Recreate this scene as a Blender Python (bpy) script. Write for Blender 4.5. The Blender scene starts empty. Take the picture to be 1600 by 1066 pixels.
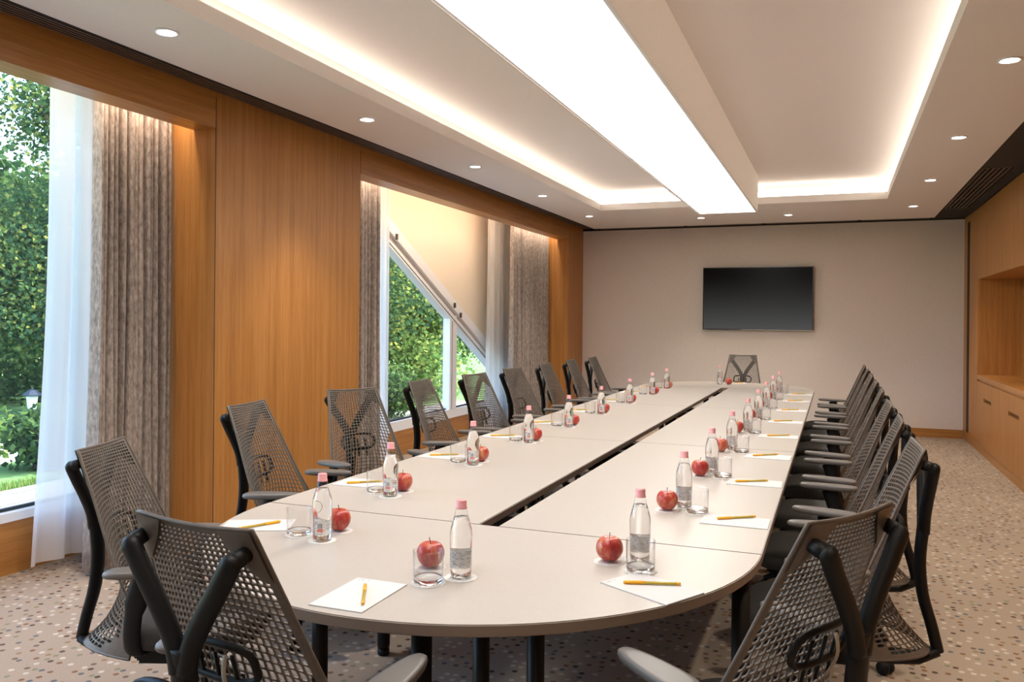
import bpy, bmesh, math, random
from mathutils import Vector, Matrix
random.seed(7)
S = bpy.context.scene
COL = S.collection
PI = math.pi

# ------------------------------------------------------------------ camera, sky, sun, exposure
cd = bpy.data.cameras.new('camera')
cam = bpy.data.objects.new('camera', cd)
COL.objects.link(cam)
S.camera = cam
cd.sensor_width = 36.0
cd.lens = 36.0 * 1294.6 / 1600.0
cd.shift_y = -(533.0 - 502.53) / 1600.0
cd.clip_start = 0.02
cd.clip_end = 300
_p, _y, _r = 1.078e-3, .372715, 8.784e-3


def _cam_rows():
    A = Matrix(((1, 0, 0), (0, 0, -1), (0, 1, 0)))
    Ry = Matrix(((math.cos(_y), 0, math.sin(_y)), (0, 1, 0), (-math.sin(_y), 0, math.cos(_y))))
    Rx = Matrix(((1, 0, 0), (0, math.cos(_p), -math.sin(_p)), (0, math.sin(_p), math.cos(_p))))
    Rz = Matrix(((math.cos(_r), -math.sin(_r), 0), (math.sin(_r), math.cos(_r), 0), (0, 0, 1)))
    return Rz @ Rx @ Ry @ A


_M = _cam_rows()
_mat = Matrix((_M[0], -_M[1], -_M[2])).transposed().to_4x4()
_mat.translation = Vector((0, 0, 1.44))
cam.matrix_world = _mat

W = bpy.data.worlds.new('world')
S.world = W
W.use_nodes = True
wn = W.node_tree
bg = wn.nodes['Background']
sky = wn.nodes.new('ShaderNodeTexSky')
sky.sky_type = 'NISHITA'
sky.sun_disc = False
sky.sun_elevation = math.radians(48)
sky.sun_rotation = math.radians(80)
sky.air_density = 1.0
sky.dust_density = 2.0
wn.links.new(sky.outputs[0], bg.inputs[0])
bg.inputs[1].default_value = 0.62

sl = bpy.data.lights.new('sun', 'SUN')
sl.energy = 9.0
sl.angle = math.radians(0.6)
sl.color = (1.0, 0.93, 0.80)
sun = bpy.data.objects.new('sun', sl)
COL.objects.link(sun)
sun.rotation_euler = Vector((-0.33, -0.66, -0.68)).to_track_quat('-Z', 'Y').to_euler()

S.view_settings.view_transform = 'Standard'
S.view_settings.look = 'None'
S.view_settings.gamma = 1.0
S.view_settings.use_curve_mapping = False
S.view_settings.exposure = 1.0
S.cycles.use_denoising = True
S.cycles.max_bounces = 10
S.cycles.diffuse_bounces = 5
S.cycles.glossy_bounces = 4
S.cycles.transmission_bounces = 8
S.cycles.transparent_max_bounces = 40
S.cycles.caustics_reflective = False
S.cycles.caustics_refractive = True
S.cycles.sample_clamp_indirect = 6.0

PANEL_E = 5.0      # luminous ceiling panel
COVE_E = 5.0      # warm cove strips
SPOT_E = 58.0      # downlights
POCKET_E = 23.0     # strip in the curtain pockets


# ------------------------------------------------------------------ materials
def new_mat(name):
    m = bpy.data.materials.new(name)
    m.use_nodes = True
    nt = m.node_tree
    return m, nt, nt.nodes['Principled BSDF']


def simple(name, col, rough=0.5, metal=0.0, spec=0.5, **kw):
    m, nt, b = new_mat(name)
    b.inputs['Base Color'].default_value = (*col, 1)
    b.inputs['Roughness'].default_value = rough
    b.inputs['Metallic'].default_value = metal
    b.inputs['Specular IOR Level'].default_value = spec
    for k, v in kw.items():
        b.inputs[k].default_value = v
    return m


def N(nt, kind, **inp):
    n = nt.nodes.new(kind)
    for k, v in inp.items():
        if k in n.inputs:
            n.inputs[k].default_value = v
        else:
            setattr(n, k, v)
    return n


def ramp(nt, fac, stops, interp='LINEAR'):
    r = nt.nodes.new('ShaderNodeValToRGB')
    r.color_ramp.interpolation = interp
    els = r.color_ramp.elements
    while len(els) > 1:
        els.remove(els[-1])
    els[0].position, els[0].color = stops[0][0], (*stops[0][1], 1)
    for p, c in stops[1:]:
        e = els.new(p)
        e.color = (*c, 1)
    nt.links.new(fac, r.inputs[0])
    return r


def coords(nt, scale=(1, 1, 1), kind='Object'):
    tc = nt.nodes.new('ShaderNodeTexCoord')
    mp = nt.nodes.new('ShaderNodeMapping')
    mp.inputs['Scale'].default_value = scale
    nt.links.new(tc.outputs[kind], mp.inputs[0])
    return mp.outputs[0]


def bump(nt, b, height, strength=0.2, dist=0.002):
    n = nt.nodes.new('ShaderNodeBump')
    n.inputs['Strength'].default_value = strength
    n.inputs['Distance'].default_value = dist
    nt.links.new(height, n.inputs['Height'])
    nt.links.new(n.outputs[0], b.inputs['Normal'])


def wood(name, axis, tones, rough=0.42):
    """oak veneer, grain running along the given axis"""
    m, nt, b = new_mat(name)
    sc = [26, 26, 26]
    sc[axis] = 0.7
    a = N(nt, 'ShaderNodeTexNoise', Scale=1.0, Detail=5.0, Roughness=0.6)
    nt.links.new(coords(nt, sc), a.inputs['Vector'])
    sf = [190, 190, 190]
    sf[axis] = 5.0
    f = N(nt, 'ShaderNodeTexNoise', Scale=1.0, Detail=3.0, Roughness=0.55)
    nt.links.new(coords(nt, sf), f.inputs['Vector'])
    add = N(nt, 'ShaderNodeMath', operation='MULTIPLY_ADD')
    nt.links.new(f.outputs[0], add.inputs[0])
    add.inputs[1].default_value = 0.62
    nt.links.new(a.outputs[0], add.inputs[2])
    r = ramp(nt, add.outputs[0], [(0.50, tones[0]), (0.72, tones[1]), (0.98, tones[2])])
    nt.links.new(r.outputs[0], b.inputs['Base Color'])
    b.inputs['Roughness'].default_value = rough
    b.inputs['Specular IOR Level'].default_value = 0.4
    bump(nt, b, f.outputs[0], 0.10, 0.001)
    return m


OAK = ((0.30, 0.122, 0.028), (0.39, 0.168, 0.042), (0.49, 0.228, 0.064))
M_WOODV = wood('oak_veneer_vertical', 2, OAK)
M_WOODH = wood('oak_veneer_lengthwise', 1, OAK, 0.34)
M_WOODX = wood('oak_veneer_crosswise', 0, OAK)
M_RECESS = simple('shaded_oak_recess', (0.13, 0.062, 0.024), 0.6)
M_GROOVE = simple('dark_shadow_joint', (0.012, 0.008, 0.006), 0.8)


def noisy(name, c1, c2, scale, rough=0.9, bstr=0.25, bdist=0.002, detail=4.0, lo=0.3, hi=0.7, **kw):
    m, nt, b = new_mat(name)
    n = N(nt, 'ShaderNodeTexNoise', Scale=scale, Detail=detail, Roughness=0.65)
    nt.links.new(coords(nt), n.inputs['Vector'])
    r = ramp(nt, n.outputs[0], [(lo, c1), (hi, c2)])
    nt.links.new(r.outputs[0], b.inputs['Base Color'])
    b.inputs['Roughness'].default_value = rough
    for k, v in kw.items():
        b.inputs[k].default_value = v
    if bstr:
        bump(nt, b, n.outputs[0], bstr, bdist)
    return m


M_PLASTER = noisy('white_ceiling_plaster', (0.82, 0.785, 0.77), (0.85, 0.815, 0.80), 60, 0.9, 0.05)
M_WALLCLOTH = noisy('taupe_woven_wallcovering', (0.66, 0.595, 0.555), (0.80, 0.73, 0.685), 150, 0.95, 0.35, 0.002, 6)
M_CREAM = noisy('cream_painted_panel', (0.82, 0.74, 0.62), (0.85, 0.77, 0.65), 30, 0.8, 0.04)
M_WHITE = simple('white_lacquer', (0.86, 0.885, 0.93), 0.35)
M_BOXPAINT = noisy('warm_white_box_paint', (0.80, 0.76, 0.72), (0.83, 0.79, 0.75), 40, 0.8, 0.03)
M_TAN = simple('tan_weather_strip', (0.60, 0.53, 0.47), 0.6)
M_BLACKSLOT = simple('matt_black_slot', (0.008, 0.007, 0.006), 0.7)
M_SLAT = simple('dark_bronze_slat', (0.085, 0.056, 0.042), 0.5, 0.0)
M_FRAMEGAP = simple('dark_gasket', (0.02, 0.03, 0.035), 0.6)


def carpet():
    m, nt, b = new_mat('dotted_loop_carpet')
    c = coords(nt)
    v = N(nt, 'ShaderNodeTexVoronoi', Scale=23.0, Randomness=0.5)
    v.voronoi_dimensions = '2D'
    nt.links.new(c, v.inputs['Vector'])
    base = N(nt, 'ShaderNodeTexNoise', Scale=260.0, Detail=3.0)
    nt.links.new(c, base.inputs['Vector'])
    br = ramp(nt, base.outputs[0], [(0.3, (0.285, 0.222, 0.168)), (0.7, (0.46, 0.372, 0.298))])
    sep = N(nt, 'ShaderNodeSeparateColor')
    nt.links.new(v.outputs['Color'], sep.inputs[0])
    dots = ramp(nt, sep.outputs[0], [(0.0, (0.10, 0.07, 0.055)), (0.10, (0.14, 0.14, 0.155)), (0.22, (0.22, 0.12, 0.07)),
                                      (0.40, (0.52, 0.45, 0.38)), (0.62, (0.23, 0.23, 0.15)), (0.70, (0.17, 0.12, 0.10)),
                                      (0.80, (0.56, 0.49, 0.42)), (0.92, (0.27, 0.19, 0.11))], 'CONSTANT')
    d = N(nt, 'ShaderNodeMath', operation='LESS_THAN')
    nt.links.new(v.outputs['Distance'], d.inputs[0])
    d.inputs[1].default_value = 0.27
    k = N(nt, 'ShaderNodeMath', operation='LESS_THAN')
    nt.links.new(sep.outputs[1], k.inputs[0])
    k.inputs[1].default_value = 0.56
    mu = N(nt, 'ShaderNodeMath', operation='MULTIPLY')
    nt.links.new(d.outputs[0], mu.inputs[0])
    nt.links.new(k.outputs[0], mu.inputs[1])
    mx = N(nt, 'ShaderNodeMix')
    mx.data_type = 'RGBA'
    nt.links.new(mu.outputs[0], mx.inputs['Factor'])
    nt.links.new(br.outputs[0], mx.inputs['A'])
    nt.links.new(dots.outputs[0], mx.inputs['B'])
    nt.links.new(mx.outputs['Result'], b.inputs['Base Color'])
    b.inputs['Roughness'].default_value = 0.95
    b.inputs['Specular IOR Level'].default_value = 0.1
    bump(nt, b, base.outputs[0], 0.5, 0.004)
    return m


M_CARPET = carpet()


def emit(name, col, strength):
    m = bpy.data.materials.new(name)
    m.use_nodes = True
    nt = m.node_tree
    nt.nodes.remove(nt.nodes['Principled BSDF'])
    e = N(nt, 'ShaderNodeEmission', Strength=strength)
    e.inputs[0].default_value = (*col, 1)
    nt.links.new(e.outputs[0], nt.nodes['Material Output'].inputs[0])
    return m


M_PANEL = emit('luminous_panel', (1.0, 0.94, 0.86), PANEL_E)
M_COVE = emit('warm_led_strip', (1.0, 0.88, 0.73), COVE_E)
M_POCKET = emit('warm_led_pocket', (1.0, 0.86, 0.68), POCKET_E)
M_LAMP = emit('downlight_lens', (1.0, 0.93, 0.85), 18.0)


def thin_glass(name, tint, gloss, ior=1.45, rough=0.0):
    """sheet glass: see through, with a fresnel sheen"""
    m = bpy.data.materials.new(name)
    m.use_nodes = True
    nt = m.node_tree
    nt.nodes.remove(nt.nodes['Principled BSDF'])
    t = N(nt, 'ShaderNodeBsdfTransparent')
    t.inputs[0].default_value = (*tint, 1)
    g = N(nt, 'ShaderNodeBsdfGlossy', Roughness=rough)
    lw = N(nt, 'ShaderNodeLayerWeight', Blend=0.5)
    pw = N(nt, 'ShaderNodeMath', operation='POWER')
    nt.links.new(lw.outputs['Facing'], pw.inputs[0])
    pw.inputs[1].default_value = 4.0
    mu = N(nt, 'ShaderNodeMath', operation='MULTIPLY_ADD')
    nt.links.new(pw.outputs[0], mu.inputs[0])
    mu.inputs[1].default_value = gloss
    mu.inputs[2].default_value = 0.035
    mix = N(nt, 'ShaderNodeMixShader')
    nt.links.new(mu.outputs[0], mix.inputs[0])
    nt.links.new(t.outputs[0], mix.inputs[1])
    nt.links.new(g.outputs[0], mix.inputs[2])
    nt.links.new(mix.outputs[0], nt.nodes['Material Output'].inputs[0])
    return m


M_PANE = thin_glass('window_glass', (0.93, 0.98, 0.99), 0.6)
M_GLASS = thin_glass('clear_glass', (0.987, 0.987, 0.987), 0.9)
m_, nt_, b_ = new_mat('thick_glass_base')
M_GLASSBASE = m_
b_.inputs['Base Color'].default_value = (1, 1, 1, 1)
b_.inputs['Transmission Weight'].default_value = 1.0
b_.inputs['Roughness'].default_value = 0.0
b_.inputs['IOR'].default_value = 1.45
m_, nt_, b_ = new_mat('still_water')
M_WATER = m_
b_.inputs['Base Color'].default_value = (1, 1, 1, 1)
b_.inputs['Transmission Weight'].default_value = 1.0
b_.inputs['Roughness'].default_value = 0.0
b_.inputs['IOR'].default_value = 1.33


def cloth(name, col, trans, alpha):
    """thin woven cloth: diffuse + translucent + open weave"""
    m = bpy.data.materials.new(name)
    m.use_nodes = True
    nt = m.node_tree
    nt.nodes.remove(nt.nodes['Principled BSDF'])
    d = N(nt, 'ShaderNodeBsdfDiffuse')
    t = N(nt, 'ShaderNodeBsdfTranslucent')
    d.inputs[0].default_value = t.inputs[0].default_value = (*col, 1)
    a = N(nt, 'ShaderNodeBsdfTransparent')
    m1 = N(nt, 'ShaderNodeMixShader')
    m1.inputs[0].default_value = trans
    nt.links.new(d.outputs[0], m1.inputs[1])
    nt.links.new(t.outputs[0], m1.inputs[2])
    m2 = N(nt, 'ShaderNodeMixShader')
    m2.inputs[0].default_value = alpha
    nt.links.new(a.outputs[0], m2.inputs[1])
    nt.links.new(m1.outputs[0], m2.inputs[2])
    nt.links.new(m2.outputs[0], nt.nodes['Material Output'].inputs[0])
    return m


M_SHEER = cloth('white_sheer_voile', (0.93, 0.94, 0.96), 0.5, 0.84)
M_DRAPE = noisy('crushed_taupe_velvet', (0.15, 0.122, 0.110), (0.50, 0.43, 0.39), 62, 0.75, 0.5, 0.003, 7, 0.30, 0.72,
                **{'Sheen Weight': 0.3, 'Sheen Roughness': 0.4})
M_DRAPE.node_tree.nodes['Mapping'].inputs['Scale'].default_value = (1, 1, .38)

M_TOP = noisy('warm_grey_laminate', (0.485, 0.448, 0.41), (0.51, 0.473, 0.435), 90, 0.38, 0.04, 0.001, 3, **{'Specular IOR Level': 0.35})
M_EDGE = simple('taupe_edge_band', (0.235, 0.18, 0.145), 0.4)
M_BLACK = simple('black_plastic', (0.0055, 0.0055, 0.006), 0.5, 0.0, 0.28)
M_BLACKMETAL = simple('black_powder_coat', (0.006, 0.0055, 0.0055), 0.42, 0.0, 0.3)
M_MESH = noisy('grey_brown_elastomer', (0.115, 0.096, 0.081), (0.135, 0.113, 0.096), 50, 0.42, 0, **{'Specular IOR Level': 0.4})
M_ARMPAD = simple('grey_soft_pad', (0.135, 0.125, 0.118), 0.42)
M_SEAT = noisy('charcoal_seat_fabric', (0.034, 0.033, 0.032), (0.060, 0.058, 0.056), 300, 0.9, 0.3, 0.001)
M_CREAMSTRAP = simple('cream_lumbar_strap', (0.42, 0.35, 0.26), 0.5)
M_PAPER = simple('white_paper', (0.66, 0.65, 0.655), 0.8)
M_PADBOARD = simple('grey_backing_board', (0.42, 0.38, 0.34), 0.8)
M_COASTER = simple('white_paper_coaster', (0.70, 0.685, 0.665), 0.85)
M_PENBARREL = simple('olive_yellow_pen_barrel', (0.50, 0.36, 0.04), 0.25)
M_PENCAP = simple('amber_pen_cap', (0.86, 0.42, 0.015), 0.3)
M_CAP = simple('pink_screw_cap', (0.80, 0.36, 0.38), 0.38)
M_STEM = simple('apple_stem_brown', (0.10, 0.05, 0.025), 0.7)
M_TVCASE = simple('gloss_black_bezel', (0.006, 0.006, 0.007), 0.25)
m_, nt_, b_ = new_mat('black_screen_painted_sheen')  # grey sheen put in as emission, fading to black towards the top
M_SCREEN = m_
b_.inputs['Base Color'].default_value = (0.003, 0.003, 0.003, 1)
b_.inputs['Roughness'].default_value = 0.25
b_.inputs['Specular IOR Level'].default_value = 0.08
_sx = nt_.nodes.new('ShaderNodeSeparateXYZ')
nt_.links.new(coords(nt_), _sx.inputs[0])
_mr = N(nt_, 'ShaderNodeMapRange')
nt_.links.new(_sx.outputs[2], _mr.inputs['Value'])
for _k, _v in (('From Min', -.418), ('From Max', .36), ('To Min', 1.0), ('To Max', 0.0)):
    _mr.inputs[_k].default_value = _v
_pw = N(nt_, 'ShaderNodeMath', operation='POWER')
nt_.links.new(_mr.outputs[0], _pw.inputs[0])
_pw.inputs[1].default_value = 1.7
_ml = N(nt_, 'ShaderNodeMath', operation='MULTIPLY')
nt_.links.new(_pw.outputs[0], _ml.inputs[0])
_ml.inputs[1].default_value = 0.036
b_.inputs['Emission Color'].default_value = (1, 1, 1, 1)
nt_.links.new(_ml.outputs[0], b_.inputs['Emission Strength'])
M_CHROME = simple('bright_chrome_trim', (0.65, 0.63, 0.62), 0.2, 1.0)


def apple_mat():
    m, nt, b = new_mat('red_apple_skin')
    oi = nt.nodes.new('ShaderNodeObjectInfo')
    c = coords(nt, (1, 1, 0.35))
    add = N(nt, 'ShaderNodeVectorMath', operation='ADD')
    nt.links.new(c, add.inputs[0])
    nt.links.new(oi.outputs['Random'], add.inputs[1])
    n = N(nt, 'ShaderNodeTexNoise', Scale=28.0, Detail=5.0, Roughness=0.65)
    nt.links.new(add.outputs[0], n.inputs['Vector'])
    s = N(nt, 'ShaderNodeTexNoise', Scale=150.0, Detail=3.0)
    nt.links.new(add.outputs[0], s.inputs['Vector'])
    mm = N(nt, 'ShaderNodeMath', operation='MULTIPLY_ADD')
    nt.links.new(s.outputs[0], mm.inputs[0])
    mm.inputs[1].default_value = 0.35
    nt.links.new(n.outputs[0], mm.inputs[2])
    r = ramp(nt, mm.outputs[0], [(0.50, (0.34, 0.022, 0.026)), (0.67, (0.46, 0.055, 0.042)), (0.80, (0.56, 0.20, 0.10)), (0.95, (0.64, 0.40, 0.17))])
    nt.links.new(r.outputs[0], b.inputs['Base Color'])
    b.inputs['Roughness'].default_value = 0.3
    return m


M_APPLE = apple_mat()


def label_mat(name, base, ink, sx, sz, thr, blk):
    """printed bottle label: lines of small print"""
    m, nt, b = new_mat(name)
    c = coords(nt, (sx, sx, sz))
    n = N(nt, 'ShaderNodeTexNoise', Scale=1.0, Detail=1.0)
    nt.links.new(c, n.inputs['Vector'])
    r = ramp(nt, n.outputs[0], [(0.0, base), (thr, ink)], 'CONSTANT')
    nt.links.new(r.outputs[0], b.inputs['Base Color'])
    b.inputs['Roughness'].default_value = 0.5
    b.inputs['Alpha'].default_value = blk
    return m


M_LABEL = label_mat('grey_printed_label', (0.70, 0.70, 0.70), (0.42, 0.43, 0.45), 90, 260, 0.58, 0.55)
M_LABELW = label_mat('white_printed_label', (0.78, 0.77, 0.76), (0.36, 0.36, 0.38), 120, 300, 0.60, 0.85)
M_BARCODE = label_mat('barcode_print', (0.50, 0.52, 0.58), (0.08, 0.09, 0.13), 900, 3, 0.5, 1.0)
M_REDBLOCK = simple('coral_print_block', (0.72, 0.22, 0.18), 0.5)
M_PRINT = label_mat('letterhead_print', (0.80, 0.80, 0.81), (0.10, 0.10, 0.12), 420, 420, 0.52, 1.0)


def leaf_mat(name, stops, trans=0.45):
    m = bpy.data.materials.new(name)
    m.use_nodes = True
    nt = m.node_tree
    nt.nodes.remove(nt.nodes['Principled BSDF'])
    g = nt.nodes.new('ShaderNodeNewGeometry')
    r = ramp(nt, g.outputs['Random Per Island'], stops)
    d = N(nt, 'ShaderNodeBsdfDiffuse')
    t = N(nt, 'ShaderNodeBsdfTranslucent')
    nt.links.new(r.outputs[0], d.inputs[0])
    nt.links.new(r.outputs[0], t.inputs[0])
    mx = N(nt, 'ShaderNodeMixShader')
    mx.inputs[0].default_value = trans
    nt.links.new(d.outputs[0], mx.inputs[1])
    nt.links.new(t.outputs[0], mx.inputs[2])
    nt.links.new(mx.outputs[0], nt.nodes['Material Output'].inputs[0])
    return m


M_LEAF = leaf_mat('plane_tree_leaf', [(0, (0.030, 0.075, 0.045)), (0.45, (0.060, 0.125, 0.055)), (0.8, (0.11, 0.18, 0.055)), (1, (0.36, 0.37, 0.10))])
M_LEAFDARK = leaf_mat('dark_shrub_leaf', [(0, (0.03, 0.065, 0.03)), (0.6, (0.06, 0.12, 0.045)), (1, (0.12, 0.20, 0.06))], 0.3)
M_LEAFMID = leaf_mat('mid_green_leaf', [(0, (0.05, 0.11, 0.03)), (0.6, (0.11, 0.19, 0.045)), (1, (0.24, 0.29, 0.07))])
M_LEAFPALE = leaf_mat('pale_shrub_leaf', [(0, (0.09, 0.19, 0.06)), (0.6, (0.17, 0.29, 0.08)), (1, (0.38, 0.42, 0.12))], 0.4)
M_BARK = noisy('grey_brown_bark', (0.06, 0.045, 0.035), (0.16, 0.12, 0.09), 14, 0.9, 0.5, 0.02)
M_LAWN = noisy('garden_lawn', (0.045, 0.13, 0.035), (0.12, 0.24, 0.06), 2.5, 0.95, 0.3, 0.02)
M_PATH = noisy('pale_gravel_path', (0.46, 0.45, 0.44), (0.60, 0.59, 0.57), 20, 0.95, 0.2)
M_DECK = noisy('grey_terrace_boards', (0.15, 0.148, 0.15), (0.25, 0.245, 0.245), 12, 0.85, 0.2)
M_HOUSE = simple('pale_render', (0.55, 0.55, 0.56), 0.9)
M_ROOF = simple('grey_roof_sheet', (0.42, 0.44, 0.47), 0.7)
M_LANTERN = simple('blue_black_lantern', (0.03, 0.045, 0.07), 0.4)
M_LANTGLASS = simple('frosted_lantern_glass', (0.62, 0.70, 0.78), 0.3)


# ------------------------------------------------------------------ geometry helpers
class MB:
    def __init__(s):
        s.v, s.f, s.sm = [], [], []

    def add(s, vs, fs, smooth=False):
        o = len(s.v)
        s.v += [tuple(p) for p in vs]
        s.f += [tuple(i + o for i in q) for q in fs]
        s.sm += [smooth] * len(fs)
        return s

    def box(s, x0, x1, y0, y1, z0, z1):
        vs = [(x, y, z) for z in (z0, z1) for y in (y0, y1) for x in (x0, x1)]
        return s.add(vs, [(0, 2, 3, 1), (4, 5, 7, 6), (0, 1, 5, 4), (1, 3, 7, 5), (3, 2, 6, 7), (2, 0, 4, 6)])

    def bbox(s, x0, x1, y0, y1, z0, z1, c):
        """box with chamfered edges"""
        bm = bmesh.new()
        bmesh.ops.create_cube(bm, size=1)
        for v in bm.verts:
            v.co = Vector(((x0 + x1) / 2 + v.co.x * (x1 - x0), (y0 + y1) / 2 + v.co.y * (y1 - y0), (z0 + z1) / 2 + v.co.z * (z1 - z0)))
        bmesh.ops.bevel(bm, geom=bm.edges[:], offset=c, segments=2, affect='EDGES')
        return s.bm(bm)

    def bm(s, bm, smooth=False):
        bm.verts.index_update()
        s.add([v.co[:] for v in bm.verts], [[v.index for v in f.verts] for f in bm.faces], smooth)
        bm.free()
        return s

    def prism(s, poly, a, b, axis=2):
        """polygon extruded along an axis (poly gives the two other coords in x,y,z order)"""
        def P(p, t):
            q = list(p)
            q.insert(axis, t)
            return tuple(q)
        n = len(poly)
        vs = [P(p, a) for p in poly] + [P(p, b) for p in poly]
        fs = [tuple(range(n))[::-1], tuple(range(n, 2 * n))] + [(i, (i + 1) % n, n + (i + 1) % n, n + i) for i in range(n)]
        return s.add(vs, fs)

    def lathe(s, prof, n=24, c=(0, 0, 0), smooth=True, cap=True):
        vs, fs = [], []
        for r, z in prof:
            for i in range(n):
                t = 2 * PI * i / n
                vs.append((c[0] + r * math.cos(t), c[1] + r * math.sin(t), c[2] + z))
        for j in range(len(prof) - 1):
            for i in range(n):
                k = (i + 1) % n
                fs.append((j * n + i, j * n + k, (j + 1) * n + k, (j + 1) * n + i))
        if cap:
            fs.append(tuple(range(n))[::-1])
            fs.append(tuple((len(prof) - 1) * n + i for i in range(n)))
        return s.add(vs, fs, smooth)

    def tube(s, pts, rad, n=10, smooth=True, side=None):
        """swept tube; rad: list of r or (a, b) half sizes; side: fixed sideways vector"""
        pts = [Vector(p) for p in pts]
        m = len(pts)
        vs, fs = [], []
        prev = None
        for i, p in enumerate(pts):
            t = (pts[min(i + 1, m - 1)] - pts[max(i - 1, 0)]).normalized()
            if side is not None:
                a = Vector(side)
            elif prev is None:
                a = Vector((1, 0, 0)) if abs(t.x) < 0.9 else Vector((0, 1, 0))
            else:
                a = prev
            a = (a - t * a.dot(t)).normalized()
            prev = a
            b = t.cross(a)
            r = rad[i] if isinstance(rad, (list, tuple)) and len(rad) == m else rad
            ra, rb = (r, r) if not isinstance(r, (list, tuple)) else r
            for k in range(n):
                th = 2 * PI * k / n
                vs.append(p + a * (ra * math.cos(th)) + b * (rb * math.sin(th)))
        for i in range(m - 1):
            for k in range(n):
                q = (k + 1) % n
                fs.append((i * n + k, i * n + q, (i + 1) * n + q, (i + 1) * n + k))
        fs.append(tuple(range(n))[::-1])
        fs.append(tuple((m - 1) * n + k for k in range(n)))
        return s.add(vs, fs, smooth)

    def mesh(s, name, mats):
        me = bpy.data.meshes.new(name)
        me.from_pydata([tuple(p) for p in s.v], [], s.f)
        me.polygons.foreach_set('use_smooth', s.sm)
        for m in (mats if isinstance(mats, (list, tuple)) else [mats]):
            me.materials.append(m)
        me.update()
        return me

    def build(s, name, mat, parent=None, loc=None):
        o = bpy.data.objects.new(name, s.mesh(name, mat))
        COL.objects.link(o)
        if loc:
            o.location = loc
        if parent is not None:
            o.parent = parent
        return o


def tag(o, label=None, cat=None, group=None, kind=None):
    if label:
        o['label'] = label
    if cat:
        o['category'] = cat
    if group:
        o['group'] = group
    if kind:
        o['kind'] = kind
    return o


def empty(name, loc=(0, 0, 0), rz=0.0):
    o = bpy.data.objects.new(name, None)
    COL.objects.link(o)
    o.location = loc
    o.rotation_euler = (0, 0, rz)
    return o


def copy_tree(o, parent=None):
    c = o.copy()
    COL.objects.link(c)
    if parent is not None:
        c.parent = parent
    for ch in [x for x in o.children]:
        copy_tree(ch, c)
    return c


def structure(name, mb, mat):
    return tag(mb.build(name, mat), kind='structure')


def box(x0, x1, y0, y1, z0, z1):
    return MB().box(x0, x1, y0, y1, z0, z1)


def arrange(pts, n):
    """Catmull-Rom resample"""
    pts = [Vector(p) for p in pts]
    out = []
    m = len(pts) - 1
    for i in range(n):
        t = i / (n - 1) * m
        k = min(int(t), m - 1)
        u = t - k
        p0, p1, p2, p3 = pts[max(k - 1, 0)], pts[k], pts[k + 1], pts[min(k + 2, m)]
        out.append(0.5 * ((2 * p1) + (p2 - p0) * u + (2 * p0 - 5 * p1 + 4 * p2 - p3) * u * u + (3 * p1 - p0 - 3 * p2 + p3) * u ** 3))
    return out


# ------------------------------------------------------------------ room shell
XL, XR, YB, YF, ZC, XW = -3.49, 1.50, 11.79, -1.2, 2.77, -4.30
ZT = 2.585            # underside of the window beams

structure('floor', box(-4.34, 2.2, YF, YB + .1, -.06, 0), M_CARPET)
structure('wall_back', box(-4.6, 2.3, YB, YB + .15, -.06, 3.2), M_WALLCLOTH)
structure('wall_front', box(-4.6, 2.3, YF - .15, YF, -.06, 3.2), M_PLASTER)
structure('baseboard_back', box(XL, XR, YB - .016, YB - .001, 0, .11), M_WOODX)

# lower ceiling ring, cove and raised ceiling
cx0, cx1, cy0, cy1 = -2.64, .495, .25, 9.65
lip = .078
c = MB()
c.box(-3.255, cx0, YF, 11.53, ZC, ZC + lip)
c.box(cx1, 1.13, YF, 11.53, ZC, ZC + lip)
c.box(cx0, cx1, cy1, 11.53, ZC, ZC + lip)
c.box(cx0, cx1, YF, cy0, ZC, ZC + lip)
ce = structure('ceiling', c, M_PLASTER)
d = .20
box(cx0 - d - .05, cx1 + d + .05, cy0 - d - .05, cy1 + d + .05, 3.0, 3.05).build('raised_ceiling', M_PLASTER, ce)
c = MB()
c.box(cx0 - d - .05, cx0 - d, cy0 - d, cy1 + d, ZC + lip, 3.0)
c.box(cx1 + d, cx1 + d + .05, cy0 - d, cy1 + d, ZC + lip, 3.0)
c.box(cx0 - d, cx1 + d, cy1 + d, cy1 + d + .05, ZC + lip, 3.0)
c.box(cx0 - d, cx1 + d, cy0 - d - .05, cy0 - d, ZC + lip, 3.0)
c.build('cove_side', M_PLASTER, ce)
za, zb = ZC + lip + .025, ZC + lip + .085
for a in ((cx0 - d + .001, cx0 - d + .008, cy0 - .1, cy1 + .1), (cx1 + d - .008, cx1 + d - .001, cy0 - .1, cy1 + .1), (cx0 - .1, cx1 + .1, cy1 + d - .008, cy1 + d - .001), (cx0 - .1, cx1 + .1, cy0 - d + .001, cy0 - d + .008)):
    box(*a, za, zb).build('led_strip', M_COVE, ce)
box(-4.6, 2.3, YF - .15, YB + .15, 3.12, 3.25).build('roof_slab', M_PLASTER, ce)

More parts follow.
